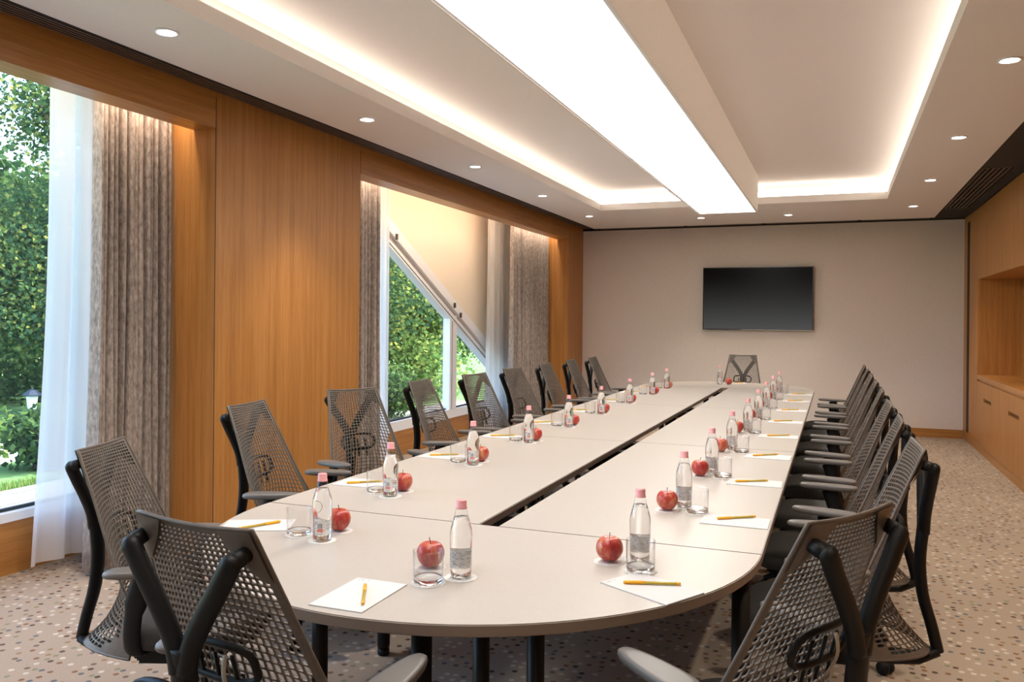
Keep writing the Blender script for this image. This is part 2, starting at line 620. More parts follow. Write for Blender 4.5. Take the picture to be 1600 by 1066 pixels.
# dark linear slots around the ceiling
t1 = structure('trim_1', MB().box(XL, -3.255, YF, YB, ZC + .06, ZC + .09).box(-3.262, -3.255, YF, YB, ZC - .004, ZC + .06), M_BLACKSLOT)
for i in range(5):
    x = -3.283 - i * .026
    box(x - .0135, x, YF, 11.5, ZC - .002, ZC + .02).build('slat', M_SLAT, t1)
t2 = structure('trim_2', MB().box(1.13, XR, YF, YB, ZC + .055, ZC + .09).box(1.13, 1.155, YF, YB, ZC + .012, ZC + .05)
               .box(1.40, XR, YF, YB, ZC + .012, ZC + .05).box(1.155, 1.40, YF, 8.09, ZC + .012, ZC + .05).box(1.155, 1.40, 10.74, YB, ZC + .012, ZC + .05), M_BLACKSLOT)
gr = empty('air_grille', (1.27, 9.4, ZC + .02))
tag(gr, 'bronze slatted air grille in the black ceiling channel', 'vent')
for i in range(6):
    box(-.113 + i * .041, -.113 + i * .041 + .019, -1.305, 1.335, -.012, .012).build('slat', M_SLAT, gr)
box(-.113, .113, -1.325, -1.305, -.012, .012).build('end_bar', M_SLAT, gr)
box(-.113, .113, 1.335, 1.34, -.012, .012).build('end_bar', M_SLAT, gr)
structure('trim_3', MB().box(-3.255, 1.13, 11.53, YB, ZC + .05, ZC + .08).box(XL, XR, YB - .012, YB - .001, ZC - .002, ZC + .05), M_BLACKSLOT)
for i, (a, b_) in enumerate(((-3.2, -2.0), (-1.95, -.95), (-.9, .25), (.3, 1.1))):
    box(a, b_, 11.64 - .02 * (i % 2), 11.72, ZC + .01, ZC + .03).build('slot_blade', M_SLAT, bpy.data.objects['trim_3'])

# suspended light box
lb = empty('ceiling_light_box', (-1.10, 4.3, 2.62))
tag(lb, 'long white box light hanging over the table with a glowing underside', 'light')
bx0, bx1, by0, by1 = -.315, .315, -3.6, 4.86
MB().box(bx0, bx0 + .012, by0, by1, .0, .38).box(bx1 - .012, bx1, by0, by1, .0, .38).box(bx0 + .012, bx1 - .012, by1 - .012, by1, 0, .38) \
    .box(bx0 + .012, bx1 - .012, by0, by0 + .012, 0, .38).build('box_side', M_BOXPAINT, lb)
MB().box(bx0 + .012, bx0 + .026, by0 + .012, by1 - .012, .004, .03).box(bx1 - .026, bx1 - .012, by0 + .012, by1 - .012, .004, .03).build('diffuser_trim', M_WHITE, lb)
MB().add([(bx0 + .026, by0 + .012, .008), (bx1 - .026, by0 + .012, .008), (bx1 - .026, by1 - .012, .008), (bx0 + .026, by1 - .012, .008)], [(0, 3, 2, 1)]) \
    .build('diffuser', M_PANEL, lb)

# downlights
dl_me = MB().lathe([(.0, .004), (.043, .004)], 24, cap=False).mesh('lens', M_LAMP)
ring_me = MB().lathe([(.0435, .02), (.0435, -.001), (.054, -.003), (.056, .0), (.056, .02)], 24, cap=False).mesh('trim_ring', M_WHITE)
DL = [(-2.91, y) for y in (1.23, 3.0, 4.77, 6.54, 8.30, 10.09)] + [(.80, y) for y in (1.1, 2.93, 4.77, 6.62, 8.50, 10.32)] + [(-1.61, 10.68), (-.555, 10.70)]
ordn = ['first', 'second', 'third', 'fourth', 'fifth', 'sixth', 'seventh', 'eighth', 'ninth', 'tenth']
spl = bpy.data.lights.new('downlight_spot', 'SPOT')
spl.energy = SPOT_E
spl.spot_size = math.radians(84)
spl.spot_blend = 1.0
spl.color = (1.0, 0.86, 0.70)
spl.shadow_soft_size = .04
for i, (x, y) in enumerate(DL):
    o = empty('downlight', (x, y, ZC - .002))
    if i < 6:
        lab = f'small round recessed downlight, {ordn[i]} of the row along the window side'
    elif i < 12:
        lab = f'small round recessed downlight, {ordn[i - 6]} of the row along the cabinet side'
    else:
        lab = ['small round recessed downlight near the back wall, behind the end of the light box',
               'small round recessed downlight near the back wall, just right of the light box'][i - 12]
    tag(o, lab, 'light', 'recessed ceiling downlights')
    for nm, me in (('lens', dl_me), ('trim_ring', ring_me)):
        q = bpy.data.objects.new(nm, me)
        COL.objects.link(q)
        q.parent = o
        q.location = (0, 0, -.004)
    q = bpy.data.objects.new('lamp', spl)
    COL.objects.link(q)
    q.parent = o
    q.location = (0, 0, -.03)

# ------------------------------------------------------------------ window side
wl = structure('wall_left', MB().box(-4.55, XL, 4.0, 5.63, 0, 3.15).box(-4.55, XL, 11.08, YB, 0, 3.15).box(-4.55, XL, YF, -.55, 0, 3.15), M_WOODV)
structure('baseboard_left', MB().box(XW - .02, XW + .02, -.55, 4.0, 0, .30).box(XW - .02, XW + .02, 5.63, 11.08, 0, .28), M_WOODH)
# joint lines of the veneer panels
MB().box(XL - .001, XL + .001, 3.998, 4.002, 0, ZC).box(XL - .001, XL + .001, 5.628, 5.632, ZT, ZC).build('panel_joint', M_GROOVE, wl)
for i, (a, b_) in enumerate(((-.55, 4.0), (5.63, 11.08))):
    w = box(XL - .17, XL, a, b_, ZT, 2.94).build('window_beam', M_WOODH, wl)
    box(XL - .80, XL - .17, a, b_, 2.90, 2.94).build('pocket_ceiling', M_PLASTER, wl)
    box(XL - .205, XL - .175, a + .02, b_ - .02, 2.715, 2.733).build('led_strip', M_POCKET, wl)

# window 1 (full height)
w1 = structure('window_1', MB().box(XW - .06, XW + .03, -.55, 4.0, .295, .345).box(XW - .06, XW + .0, -.55, 4.0, 2.86, 2.94)
               .box(XW - .06, XW, 3.93, 4.0, .345, 2.86).box(XW - .06, XW, -.55, -.48, .345, 2.86), M_WHITE)
MB().box(XW - .045, XW - .02, -.48, 3.93, .345, .362).build('gasket', M_FRAMEGAP, w1)
MB().add([(XW - .035, -.5, .34), (XW - .035, 3.95, .34), (XW - .035, 3.95, 2.88), (XW - .035, -.5, 2.88)], [(0, 1, 2, 3)]).build('window_pane', M_PANE, w1)


# window 2 (below a diagonal)
def zd(y):
    return 2.453 - .5023 * (y - 7.441)


ya, yb = 6.06, 11.08


def band(a, b_, x0, x1, y0=ya, y1=yb):
    return MB().prism([(y0, min(zd(y0) - a, 2.90)), (y1, zd(y1) - a), (y1, zd(y1) - b_), (y0, min(zd(y0) - b_, 2.90))], x0, x1, 0)


w2 = structure('window_2', MB().box(XW - .06, XW + .03, 5.63, 11.08, .27, .372), M_WHITE)
MB().prism([(6.55, 2.90), (11.08, 2.90), (11.08, zd(11.08))], XW - .06, XW + .004, 0).build('cream_panel', M_CREAM, w2)
band(0, .128, XW - .08, XW + .06, 6.55).build('diagonal_beam', M_WHITE, w2)
band(.128, .155, XW - .06, XW + .03, 6.32).build('weather_strip', M_TAN, w2)
band(.155, .262, XW - .06, XW + .04, 6.15).build('diagonal_sash', M_WHITE, w2)
band(.228, .240, XW + .039, XW + .042, 6.15).build('gasket', M_FRAMEGAP, w2)
zm = zd(8.97) - .17
MB().box(XW - .06, XW + .03, 8.90, 8.955, .372, zm).box(XW - .06, XW + .035, 8.975, 9.08, .372, zm - .02).build('mullion', M_WHITE, w2)
MB().box(XW - .05, XW + .025, 8.955, 8.975, .372, zm).build('gasket', M_FRAMEGAP, w2)
MB().box(XW - .06, XW, 5.63, 5.70, .372, 2.90).build('window_frame', M_WHITE, w2)
MB().box(XW - .045, XW - .015, 5.7, 11.0, .372, .388).build('gasket', M_FRAMEGAP, w2)
xp = XW - .035
MB().add([(xp, 5.65, .37), (xp, 8.9, .37), (xp, 8.9, zd(8.9) - .2), (xp, ya, 2.89), (xp, 5.65, 2.89)], [(0, 1, 2, 3, 4)]).build('window_pane', M_PANE, w2)
MB().add([(xp, 9.0, .37), (xp, 10.75, .37), (xp, 10.75, zd(10.75) - .2), (xp, 9.0, zd(9.0) - .2)], [(0, 1, 2, 3)]).build('window_pane', M_PANE, w2)
for y, a in ((7.52, .10), (8.93, .07), (9.10, .10)):
    z = zd(y) - a
    MB().box(XW + .07, XW + .085, y - .016, y + .016, z - .05, z + .01).build('hinge', M_SLAT, w2)
# solid wall under the diagonal's foot
MB().box(-4.55, XW - .06, 5.63, 11.08, 2.89, 3.15).box(-4.55, XW - .06, -.55, 4.0, 2.92, 3.15).box(-4.55, XW - .02, -.55, 4.0, -.4, .29) \
    .box(-4.55, XW - .02, 5.63, 11.08, -.4, .27).box(-4.55, XW - .06, 10.75, 11.08, .27, 2.89).prism([(6.62, 2.89), (11.08, 2.89), (11.08, .6)], -4.55, XW - .06, 0).build('outer_wall', M_PLASTER, wl)


# curtains
def curtain(name, x, y0, y1, z0, z1, folds, amp, mat, flare=0.0, seed=1, thick=.0):
    rnd = random.Random(seed)
    n = folds * 12 + 1
    ph, cur = [], 0
    wts = [rnd.uniform(.5, 1.6) for _ in range(folds)]
    tot = sum(wts)
    ks = []
    for w in wts:
        for j in range(12):
            ks.append((cur + w * j / 12) / tot)
        cur += w
    ks.append(1.0)
    am = [rnd.uniform(.6, 1.2) for _ in range(folds + 1)]
    rows = 16
    vs, fs = [], []
    for r in range(rows + 1):
        t = r / rows
        for i, k in enumerate(ks):
            f = i // 12
            th = 2 * PI * (i % 12) / 12
            a = amp * am[min(f, folds)] * (.75 + .35 * t)
            dx = a * math.cos(th) + .25 * a * math.sin(2 * th + f)
            dy = .35 * a * math.sin(2 * th) * .5
            yy = y0 + (y1 - y0) * k + dy + .012 * math.sin(5 * t + f * 1.7) * t
            if flare:
                yy += flare * t * t * (1 - k)
            vs.append((x + dx, yy, z1 + (z0 - z1) * t))
    m = len(ks)
    for r in range(rows):
        for i in range(m - 1):
            fs.append((r * m + i, r * m + i + 1, (r + 1) * m + i + 1, (r + 1) * m + i))
    o = MB().add(vs, fs, True).build(name, mat)
    if thick:
        md = o.modifiers.new('cloth', 'SOLIDIFY')
        md.thickness = thick
    return o


tag(curtain('velvet_drape', -3.83, 3.44, 3.97, .03, 2.86, 12, .042, M_DRAPE, -.02, 3, .004), 'tall crushed taupe velvet drape at the nearer window, beside the broad wood pillar', 'curtain', 'velvet drapes')
tag(curtain('velvet_drape', -3.80, 5.67, 6.40, .03, 2.86, 10, .042, M_DRAPE, 0, 5, .004), 'narrow velvet drape at the near edge of the slanted window', 'curtain', 'velvet drapes')
tag(curtain('velvet_drape', -3.80, 9.68, 11.02, .03, 2.86, 17, .045, M_DRAPE, 0, 8, .004), 'wide velvet drape at the far end of the slanted window', 'curtain', 'velvet drapes')
tag(curtain('sheer_curtain', -4.13, 3.38, 3.97, .06, 2.86, 4, .032, M_SHEER, -.09, 4), 'white sheer curtain hanging at the nearer window', 'curtain', 'sheer curtains')
tag(curtain('sheer_curtain', -4.13, 6.55, 7.17, .06, 2.86, 5, .030, M_SHEER, 0, 6), 'narrow bunched white sheer at the near edge of the slanted window', 'curtain', 'sheer curtains')
tag(curtain('sheer_curtain', -4.08, 9.58, 10.6, .06, 2.86, 6, .032, M_SHEER, -.05, 9), 'white sheer curtain in front of the foot of the diagonal frame', 'curtain', 'sheer curtains')

# ------------------------------------------------------------------ cabinet side
structure('wall_right', box(2.12, 2.3, YF, YB, 0, 3.15), M_WOODV)
cb = empty('built_in_cabinet', (XR, 5.0, 0))
tag(cb, 'oak built-in wall cabinet with open niche, counter and lower doors', 'cabinet')


def cpart(name, x0, x1, y0, y1, z0, z1, mat, chamfer=0):
    m = MB()
    if chamfer:
        m.bbox(x0 - XR, x1 - XR, y0 - 5, y1 - 5, z0, z1, chamfer)
    else:
        m.box(x0 - XR, x1 - XR, y0 - 5, y1 - 5, z0, z1)
    return m.build(name, mat, cb)


cpart('end_panel', XR, 2.1, 10.69, YB - .001, .10, ZC - .002, M_WOODV)
cpart('inlay_bar', XR - .004, XR + .01, 11.34, 11.50, .13, 2.69, M_BLACKSLOT)
cpart('niche_back', 1.93, 1.95, YF, 10.69, .873, 1.957, M_WOODV)
cpart('carcass', 1.53, 2.1, YF, 10.689, 1.957, ZC - .002, M_WOODV)
cpart('lower_carcass', 1.53, 2.1, YF, 10.689, .10, .80, M_WOODH)
cpart('plinth', XR + .012, 2.1, YF, YB - .001, 0, .10, M_WOODH)
cpart('countertop', XR, 1.93, YF, 10.689, .822, .873, M_WOODH)
cpart('shadow_slot', XR + .015, 1.9, YF, 10.689, .80, .822, M_WOODH)
ye = [10.688, 8.53, 6.4, 4.3, 2.2, .1]
for a, b_ in zip(ye[1:], ye[:-1]):
    cpart('upper_door', XR, 1.53, a + .002, b_ - .002, 1.957, ZC - .003, M_WOODV, .0015)
ye = [10.688] + [10.02 - .70 * i for i in range(15)]
for i, (a, b_) in enumerate(zip(ye[1:], ye[:-1])):
    z0, z1 = .102, .80
    slot_at = a if i % 2 == 0 else b_
    m = MB()
    # door leaf with half of a recessed grip slot cut into its meeting edge
    s0, s1 = (a + .002, a + .24) if i % 2 == 0 else (b_ - .24, b_ - .002)
    for (q0, q1, r0, r1) in ((a + .002, b_ - .002, z0, .598), (a + .002, b_ - .002, .640, z1),
                             ((s1, b_ - .002, .598, .640) if i % 2 == 0 else (a + .002, s0, .598, .640))):
        m.box(0, .028, q0 - 5, q1 - 5, r0, r1)
    dr = m.build('lower_door', M_WOODV, cb)
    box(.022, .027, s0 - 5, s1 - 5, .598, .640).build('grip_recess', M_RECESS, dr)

# ------------------------------------------------------------------ wall screen
tv = empty('wall_screen', (-1.005, YB, 1.77))
tag(tv, 'large black flat screen mounted on the taupe back wall', 'television')
MB().bbox(-.70, .70, -.075, -.035, -.415, .415, .006).box(-.25, .25, -.036, -.001, -.2, .2).build('casing', M_TVCASE, tv)
MB().box(-.722, .722, -.085, -.070, .418, .428).box(-.722, .722, -.085, -.070, -.428, -.418).box(-.722, -.712, -.085, -.070, -.418, .418).box(.712, .722, -.085, -.070, -.418, .418).build('bezel', M_TVCASE, tv)
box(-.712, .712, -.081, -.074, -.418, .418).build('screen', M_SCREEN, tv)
box(-.2, .72, -.0865, -.085, -.428, -.423).build('chrome_strip', M_CHROME, tv)

# ------------------------------------------------------------------ conference table
TZ, TT = .73, .030
tx0, tx1, tym, tyf = -2.032, -.205, 2.645, 9.24
tcx, gap = -1.115, .036
tb = empty('conference_table', (tcx, 5.9, 0))
tag(tb, 'long round-ended conference table in warm grey with an open slot down its middle', 'table')


def slab(poly, name):
    """table section: laminate top with a rounded edge band"""
    bm = bmesh.new()
    vs = [bm.verts.new((x - tcx, y - 5.9, TZ)) for x, y in poly]
    f = bm.faces.new(vs)
    if f.normal.z < 0:
        f.normal_flip()
    r = bmesh.ops.extrude_face_region(bm, geom=[f])
    # the copy is the underside
    for v in [g for g in r['geom'] if isinstance(g, bmesh.types.BMVert)]:
        v.co.z -= TT
    bm.normal_update()
    bmesh.ops.recalc_face_normals(bm, faces=bm.faces[:])
    edges = [e for e in bm.edges if abs(e.verts[0].co.z - e.verts[1].co.z) < 1e-5]
    bmesh.ops.bevel(bm, geom=edges, offset=.0025, segments=2, affect='EDGES')
    bm.normal_update()
    me = bpy.data.meshes.new(name)
    bm.to_mesh(me)
    top = [p.index for p in me.polygons if p.normal.z > .99]
    me.materials.append(M_EDGE)
    me.materials.append(M_TOP)
    for p in me.polygons:
        if p.normal.z > .3:
            p.material_index = 1
    bm.free()
    o = bpy.data.objects.new(name, me)
    COL.objects.link(o)
    o.parent = tb
    return o


def half_end(cy, ry, sgn):
    pts = []
    n = 48
    for i in range(n + 1):
        t = PI * i / n
        cx = (tx0 + tx1) / 2
        pts.append((cx + (tx1 - tx0) / 2 * math.cos(t), cy + sgn * ry * math.sin(t)))
    return pts


slab(half_end(tym - .0015, .945, -1), 'end_section')
slab(half_end(tyf + .0015, .90, 1), 'end_section')
ys = [tym, 4.82, 7.05, tyf]
for a, b_ in zip(ys[:-1], ys[1:]):
    slab([(tx0, a + .0008), (tcx - gap, a + .0008), (tcx - gap, b_ - .0008), (tx0, b_ - .0008)], 'table_section')
    slab([(tcx + gap, a + .0008), (tx1, a + .0008), (tx1, b_ - .0008), (tcx + gap, b_ - .0008)], 'table_section')


def tleg(x, y, r=.0275):
    o = MB().lathe([(r * .92, .03), (r, .045), (r, TZ - TT - .002)], 20).build('table_leg', M_BLACKMETAL, tb, (x - tcx, y - 5.9, 0))
    MB().lathe([(r * .8, 0), (r * .95, .006), (r * .95, .022), (r * .6, .031)], 16).build('glide', M_BLACK, o)
    return o


for x, y in [(-1.66, 2.44), (-1.0, 1.93), (-1.046, 2.43), (-.851, 2.40), (-.262, 2.60)]:
    tleg(x, y)
for y in (2.85, 4.72, 4.92, 6.95, 7.15, 9.1):
    for x in (-1.78, -1.30, -.93, -.47):
        if y > 3:
            tleg(x, y)
tleg(-1.80, 3.12)
tleg(-1.1, 9.95)
for y in (2.95, 4.65, 5.0, 6.88, 7.22, 9.0):
    box(tx0 + .12 - tcx, tx1 - .12 - tcx, y - 5.93, y - 5.87, TZ - TT - .045, TZ - TT - .001).build('cross_beam', M_BLACKMETAL, tb)
for x in (-1.42, -.81):
    box(x - .025 - tcx, x + .025 - tcx, 2.8 - 5.9, 9.1 - 5.9, TZ - TT - .085, TZ - TT - .046).build('long_beam', M_BLACKMETAL, tb)
for y0, y1 in ((3.1, 4.5), (5.2, 6.7), (7.4, 8.4)):
    MB().box(-.09, .09, y0 - 5.9, y1 - 5.9, TZ - .20, TZ - .195).box(-.09, -.085, y0 - 5.9, y1 - 5.9, TZ - .195, TZ - .14).box(.085, .09, y0 - 5.9, y1 - 5.9, TZ - .195, TZ - .14) \
        .build('cable_tray', M_BLACKMETAL, tb)

# ------------------------------------------------------------------ office chair
def interp(tab, t):
    for a, b_ in zip(tab[:-1], tab[1:]):
        if t <= b_[0]:
            k = (t - a[0]) / (b_[0] - a[0])
            break
    else:
        a = b_ = tab[-1]
        k = 0
    return [p + (q - p) * k for p, q in zip(a[1:], b_[1:])]


def smooth_tab(tab, n=60):
    pts = arrange([Vector((r[1], r[2], r[3])) for r in tab], n)
    ts = arrange([Vector((r[0], 0, 0)) for r in tab], n)
    return [(t.x, p.x, p.y, p.z) for t, p in zip(ts, pts)]


CEN = smooth_tab([(0, 0, -.330, 1.030), (.2, 0, -.285, .885), (.4, 0, -.240, .755), (.55, 0, -.215, .650), (.7, 0, -.225, .550), (.85, 0, -.280, .440), (1, 0, -.362, .352)])
EDG = smooth_tab([(0, .162, -.322, 1.036), (.2, .186, -.258, .892), (.4, .212, -.200, .755), (.55, .232, -.150, .645), (.7, .248, -.100, .545), (.85, .250, -.092, .450), (1, .240, -.105, .368)])


def back_pt(u, v, off=0.0):
    c_ = interp(CEN, v)
    e_ = interp(EDG, v)
    a = abs(u)
    k = a ** 2.0
    x = e_[0] * u
    return Vector((x, c_[1] + (e_[1] - c_[1]) * k - off, c_[2] + (e_[2] - c_[2]) * k))


def back_mesh():
    NC, NR = 24, 42
    us = [-1 + 2 * i / NC for i in range(NC + 1)]
    acc = [0.0]
    for j in range(NR):
        t = j / (NR - 1)
        acc.append(acc[-1] + .0095 + .0155 * min(1, t / .55) ** 1.2 - .006 * max(0, (t - .7) / .3))
    vsx = [a / acc[-1] for a in acc]

    def uu(u, v):
        p = 1 - .16 * math.sin(PI * min(1, v / 1.1))
        return math.copysign(abs(u) ** p, u)
    G = [[back_pt(uu(u, v), min(1.0, v + .055 * abs(u) ** 2.2 * math.sin(PI * v) ** 1.2)) for u in us] for v in vsx]
    V, F, idx = [], [], {}

    def gv(i, j):
        if (i, j) not in idx:
            idx[(i, j)] = len(V)
            V.append(G[j][i])
        return idx[(i, j)]
    holes = []
    for j in range(NR):
        for i in range(NC):
            u = (us[i] + us[i + 1]) / 2
            v = (vsx[j] + vsx[j + 1]) / 2
            q = [gv(i, j), gv(i + 1, j), gv(i + 1, j + 1), gv(i, j + 1)]
            a = abs(u)
            solid = i in (0, NC - 1) or j in (0, NR - 1) or (v > .72 and a > .985 - .36 * (v - .72) / .28)
            if solid:
                F.append(q)
                continue
            P = [V[k] for k in q]
            w = ((P[1] - P[0]).length + (P[2] - P[3]).length) / 2
            h = ((P[3] - P[0]).length + (P[2] - P[1]).length) / 2
            sx = max(.2, min(.85, 1 - .0038 / w))
            sy = max(.2, min(.85, 1 - .0042 / h))

            def B(s, t):
                return P[0] * ((1 - s) * (1 - t) / 4) + P[1] * ((1 + s) * (1 - t) / 4) + P[2] * ((1 + s) * (1 + t) / 4) + P[3] * ((1 - s) * (1 + t) / 4)
            k = .62
            ring = [(-sx, -sy * k), (-sx * k, -sy), (sx * k, -sy), (sx, -sy * k), (sx, sy * k), (sx * k, sy), (-sx * k, sy), (-sx, sy * k)]
            o = len(V)
            V.extend(B(*r) for r in ring)
            r = list(range(o, o + 8))
            F += [[q[0], q[1], r[2], r[1]], [q[1], q[2], r[4], r[3]], [q[2], q[3], r[6], r[5]], [q[3], q[0], r[0], r[7]],
                  [q[0], r[1], r[0]], [q[1], r[3], r[2]], [q[2], r[5], r[4]], [q[3], r[7], r[6]]]
    bm = bmesh.new()
    bv = [bm.verts.new(p) for p in V]
    for f in F:
        bm.faces.new([bv[k] for k in f])
    bm.normal_update()
    bmesh.ops.solidify(bm, geom=bm.faces[:], thickness=.0042)
    me = bpy.data.meshes.new('mesh_back')
    bm.to_mesh(me)
    bm.free()
    me.materials.append(M_MESH)
    return me


def chair():
    r = empty('office_chair')
    o = bpy.data.objects.new('mesh_back', back_mesh())
    COL.objects.link(o)
    o.parent = r
    # thick rim along the outline of the back
    m = MB()
    pts = [back_pt(-1, v / 40) for v in range(40, -1, -1)] + [back_pt(u / 10, 0) for u in range(-9, 10)] + [back_pt(1, v / 40) for v in range(0, 41)] + [back_pt(u / 14, 1) for u in range(13, -14, -1)]
    pts.append(pts[0])
    m.tube([p + Vector((0, -.002, 0)) for p in pts], .0050, 6)
    m.build('back_rim', M_MESH, o)
    # corner gussets where the fork carries the back
    for s in (-1, 1):
        g = MB()
        n = 8
        grid = []
        for j in range(n + 1):
            for i in range(n + 1):
                a, b_ = i / n, j / n
                v = .150 * b_
                u = 1 - .50 * a * (1 - b_ ** 1.4 * .86)
                grid.append(back_pt(s * u, v, .0065 + .0065 * math.sin(PI * a) * math.sin(PI * b_)))
        fs = [(j * (n + 1) + i, j * (n + 1) + i + 1, (j + 1) * (n + 1) + i + 1, (j + 1) * (n + 1) + i) for j in range(n) for i in range(n)]
        k = len(grid)
        back = [p + Vector((0, -.006, 0)) for p in grid]
        m2 = MB().add(grid, [f if s > 0 else f[::-1] for f in fs], True).add(back, [f[::-1] if s > 0 else f for f in fs], True)
        m2.build('corner_gusset', M_MESH, o)
    # Y tower: stem from the tail, forking to the corners
    t = MB()
    stem = arrange([(0, -.392, .345), (0, -.372, .43), (0, -.345, .53), (0, -.335, .64), (0, -.342, .74), (0, -.347, .79)], 18)
    t.tube(stem, [(.020 + .014 * min(1, i / 8), .019) for i in range(18)], 14, side=(1, 0, 0))
    for s in (-1, 1):
        arm = arrange([(s * .010, -.345, .74), (s * .024, -.346, .795), (s * .062, -.349, .86), (s * .107, -.353, .925), (s * .146, -.357, .985)], 16)
        arm.append(arm[-1] + Vector((s * .004, -.001, .008)))
        t.tube(arm, [(.0225, .019)] * 15 + [(.0195, .017), (.009, .008)], 12)
        t.tube([(s * .142, -.357, .974), (s * .145, -.340, .984), (s * .146, -.322, .990)], [.016, .018, .016], 10)
    t.build('back_tower', M_BLACK, r)
    # lumbar support
    lm = MB()
    ring = []
    for i in range(41):
        a = 2 * PI * i / 40
        cx, cz = math.cos(a), math.sin(a)
        x = .108 * math.copysign(abs(cx) ** .55, cx)
        z = .640 + .056 * math.copysign(abs(cz) ** .6, cz)
        v = (1.0 - z) / .75 * .82 + .03
        u = x / .225
        ring.append(back_pt(u, max(0, min(1, v)), .028) * 1)
    lm.tube(ring, .0085, 8)
    for x in (-.05, 0, .05):
        top = back_pt(x / .225, .40, .026)
        bot = back_pt(x / .225, .545, .026)
        lm.tube([top, (top + bot) / 2, bot], (.006, .004), 6)
    lu = lm.build('lumbar_support', M_BLACK, r)
    st = MB()
    st.tube([back_pt(.16, .40 + .145 * i / 8, .030 + .018 * math.sin(PI * i / 8)) for i in range(9)], [(.007, .0022)] * 9, 8, side=(1, 0, 0))
    tag(st.build('strap', M_CREAMSTRAP, lu), 'curved cream strap')
    # seat cushion: rounded square with a waterfall front
    bm = bmesh.new()
    lay = [(.90, .388), (.985, .400), (1.0, .420), (.985, .440), (.94, .452), (.80, .459), (.5, .455), (.2, .452)]
    n = 40
    rows = []
    for k, z in lay:
        row = []
        for i in range(n):
            a = 2 * PI * i / n
            cx, sy = math.cos(a), math.sin(a)
            x = .248 * k * math.copysign(abs(cx) ** .62, cx)
            y = .03 + .238 * k * math.copysign(abs(sy) ** .62, sy)
            zz = z - (.030 * max(0, (y - .12) / .15) ** 2 if z > .405 else .012 * max(0, (y - .12) / .15))
            zz += .010 * (abs(x) / .25) ** 2 * (1 if z > .44 else 0)
            row.append(bm.verts.new((x, y, zz)))
        rows.append(row)
    for a, b_ in zip(rows[:-1], rows[1:]):
        for i in range(n):
            bm.faces.new((a[i], a[(i + 1) % n], b_[(i + 1) % n], b_[i]))
    bm.faces.new(rows[-1])
    bm.faces.new(rows[0][::-1])
    MB().bm(bm, True).build('seat', M_SEAT, r)
    sp = MB()
    sp.bbox(-.205, .205, -.19, .20, .366, .389, .01)
    sp.build('seat_pan', M_BLACK, r)
    # mechanism under the seat and the arm that carries the tower
    mm = MB()
    mm.bbox(-.085, .085, -.17, .12, .285, .367, .016)
    mm.tube([(0, -.13, .325), (0, -.24, .312), (0, -.33, .318), (0, -.392, .350)], [(.07, .028), (.055, .024), (.042, .02), (.030, .018)], 12, side=(1, 0, 0))
    mm.build('tilt_mechanism', M_BLACK, r)
    MB().lathe([(.028, .10), (.028, .20), (.019, .205), (.019, .29)], 18, c=(0, -.02, 0)).build('gas_column', M_BLACKMETAL, r)
    MB().lathe([(.030, .058), (.052, .062), (.055, .10), (.044, .118), (.032, .122)], 20, c=(0, -.02, 0)).build('base_hub', M_BLACK, r)
    for k in range(5):
        a = 2 * PI * k / 5 + .35
        d_ = Vector((math.cos(a), math.sin(a), 0))
        c0 = Vector((0, -.02, 0))
        p = arrange([c0 + d_ * .035 + Vector((0, 0, .092)), c0 + d_ * .14 + Vector((0, 0, .104)), c0 + d_ * .24 + Vector((0, 0, .092)), c0 + d_ * .305 + Vector((0, 0, .068))], 9)
        side = Vector((-d_.y, d_.x, 0))
        lg = MB().tube(p, [(.026 - .0012 * i, .015 - .0004 * i) for i in range(9)], 10, side=side).build('base_leg', M_BLACK, r)
        w = MB()
        cc = c0 + d_ * .300
        for s in (-1, 1):
            q = cc + side * (.016 * s) + Vector((0, 0, .028))
            w.tube([q - side * .009, q + side * .009], .0275, 14)
        w.tube([cc + Vector((0, 0, .03)), cc + Vector((0, 0, .062))], .008, 8)
        w.build('caster', M_BLACK, lg)
    # armrests
    for s in (-1, 1):
        am = MB()
        p = arrange([(s * .13, -.075, .374), (s * .222, -.09, .384), (s * .258, -.09, .435), (s * .273, -.078, .53), (s * .281, -.055, .61), (s * .284, -.038, .658)], 16)
        am.tube(p, [(.028, .014)] * 5 + [(.029, .015)] * 5 + [(.036, .017)] * 6, 12, side=(0, 1, 0))
        a_ = am.build('arm', M_BLACK, r)
        bm = bmesh.new()
        n = 36
        rows = []
        for k, z in ((.84, .656), (.96, .659), (1.0, .666), (.985, .674), (.93, .6785), (.7, .680)):
            row = []
            for i in range(n):
                th = 2 * PI * i / n
                cx, sy = math.cos(th), math.sin(th)
                y = .130 * k * math.copysign(abs(sy) ** .8, sy)
                wid = .040 + .010 * (y / .13) * -1
                x = wid * (k if k < 1 else 1) * math.copysign(abs(cx) ** .75, cx) * (1 + 0.0)
                row.append(bm.verts.new((s * .284 + x - s * .012 * (y / .13), -.035 + y, z + .004 * (y / .13))))
            rows.append(row)
        for a0, b0 in zip(rows[:-1], rows[1:]):
            for i in range(n):
                bm.faces.new((a0[i], a0[(i + 1) % n], b0[(i + 1) % n], b0[i]))
        bm.faces.new(rows[-1])
        bm.faces.new(rows[0][::-1])
        MB().bm(bm, True).build('arm_pad', M_ARMPAD, a_)
    return r


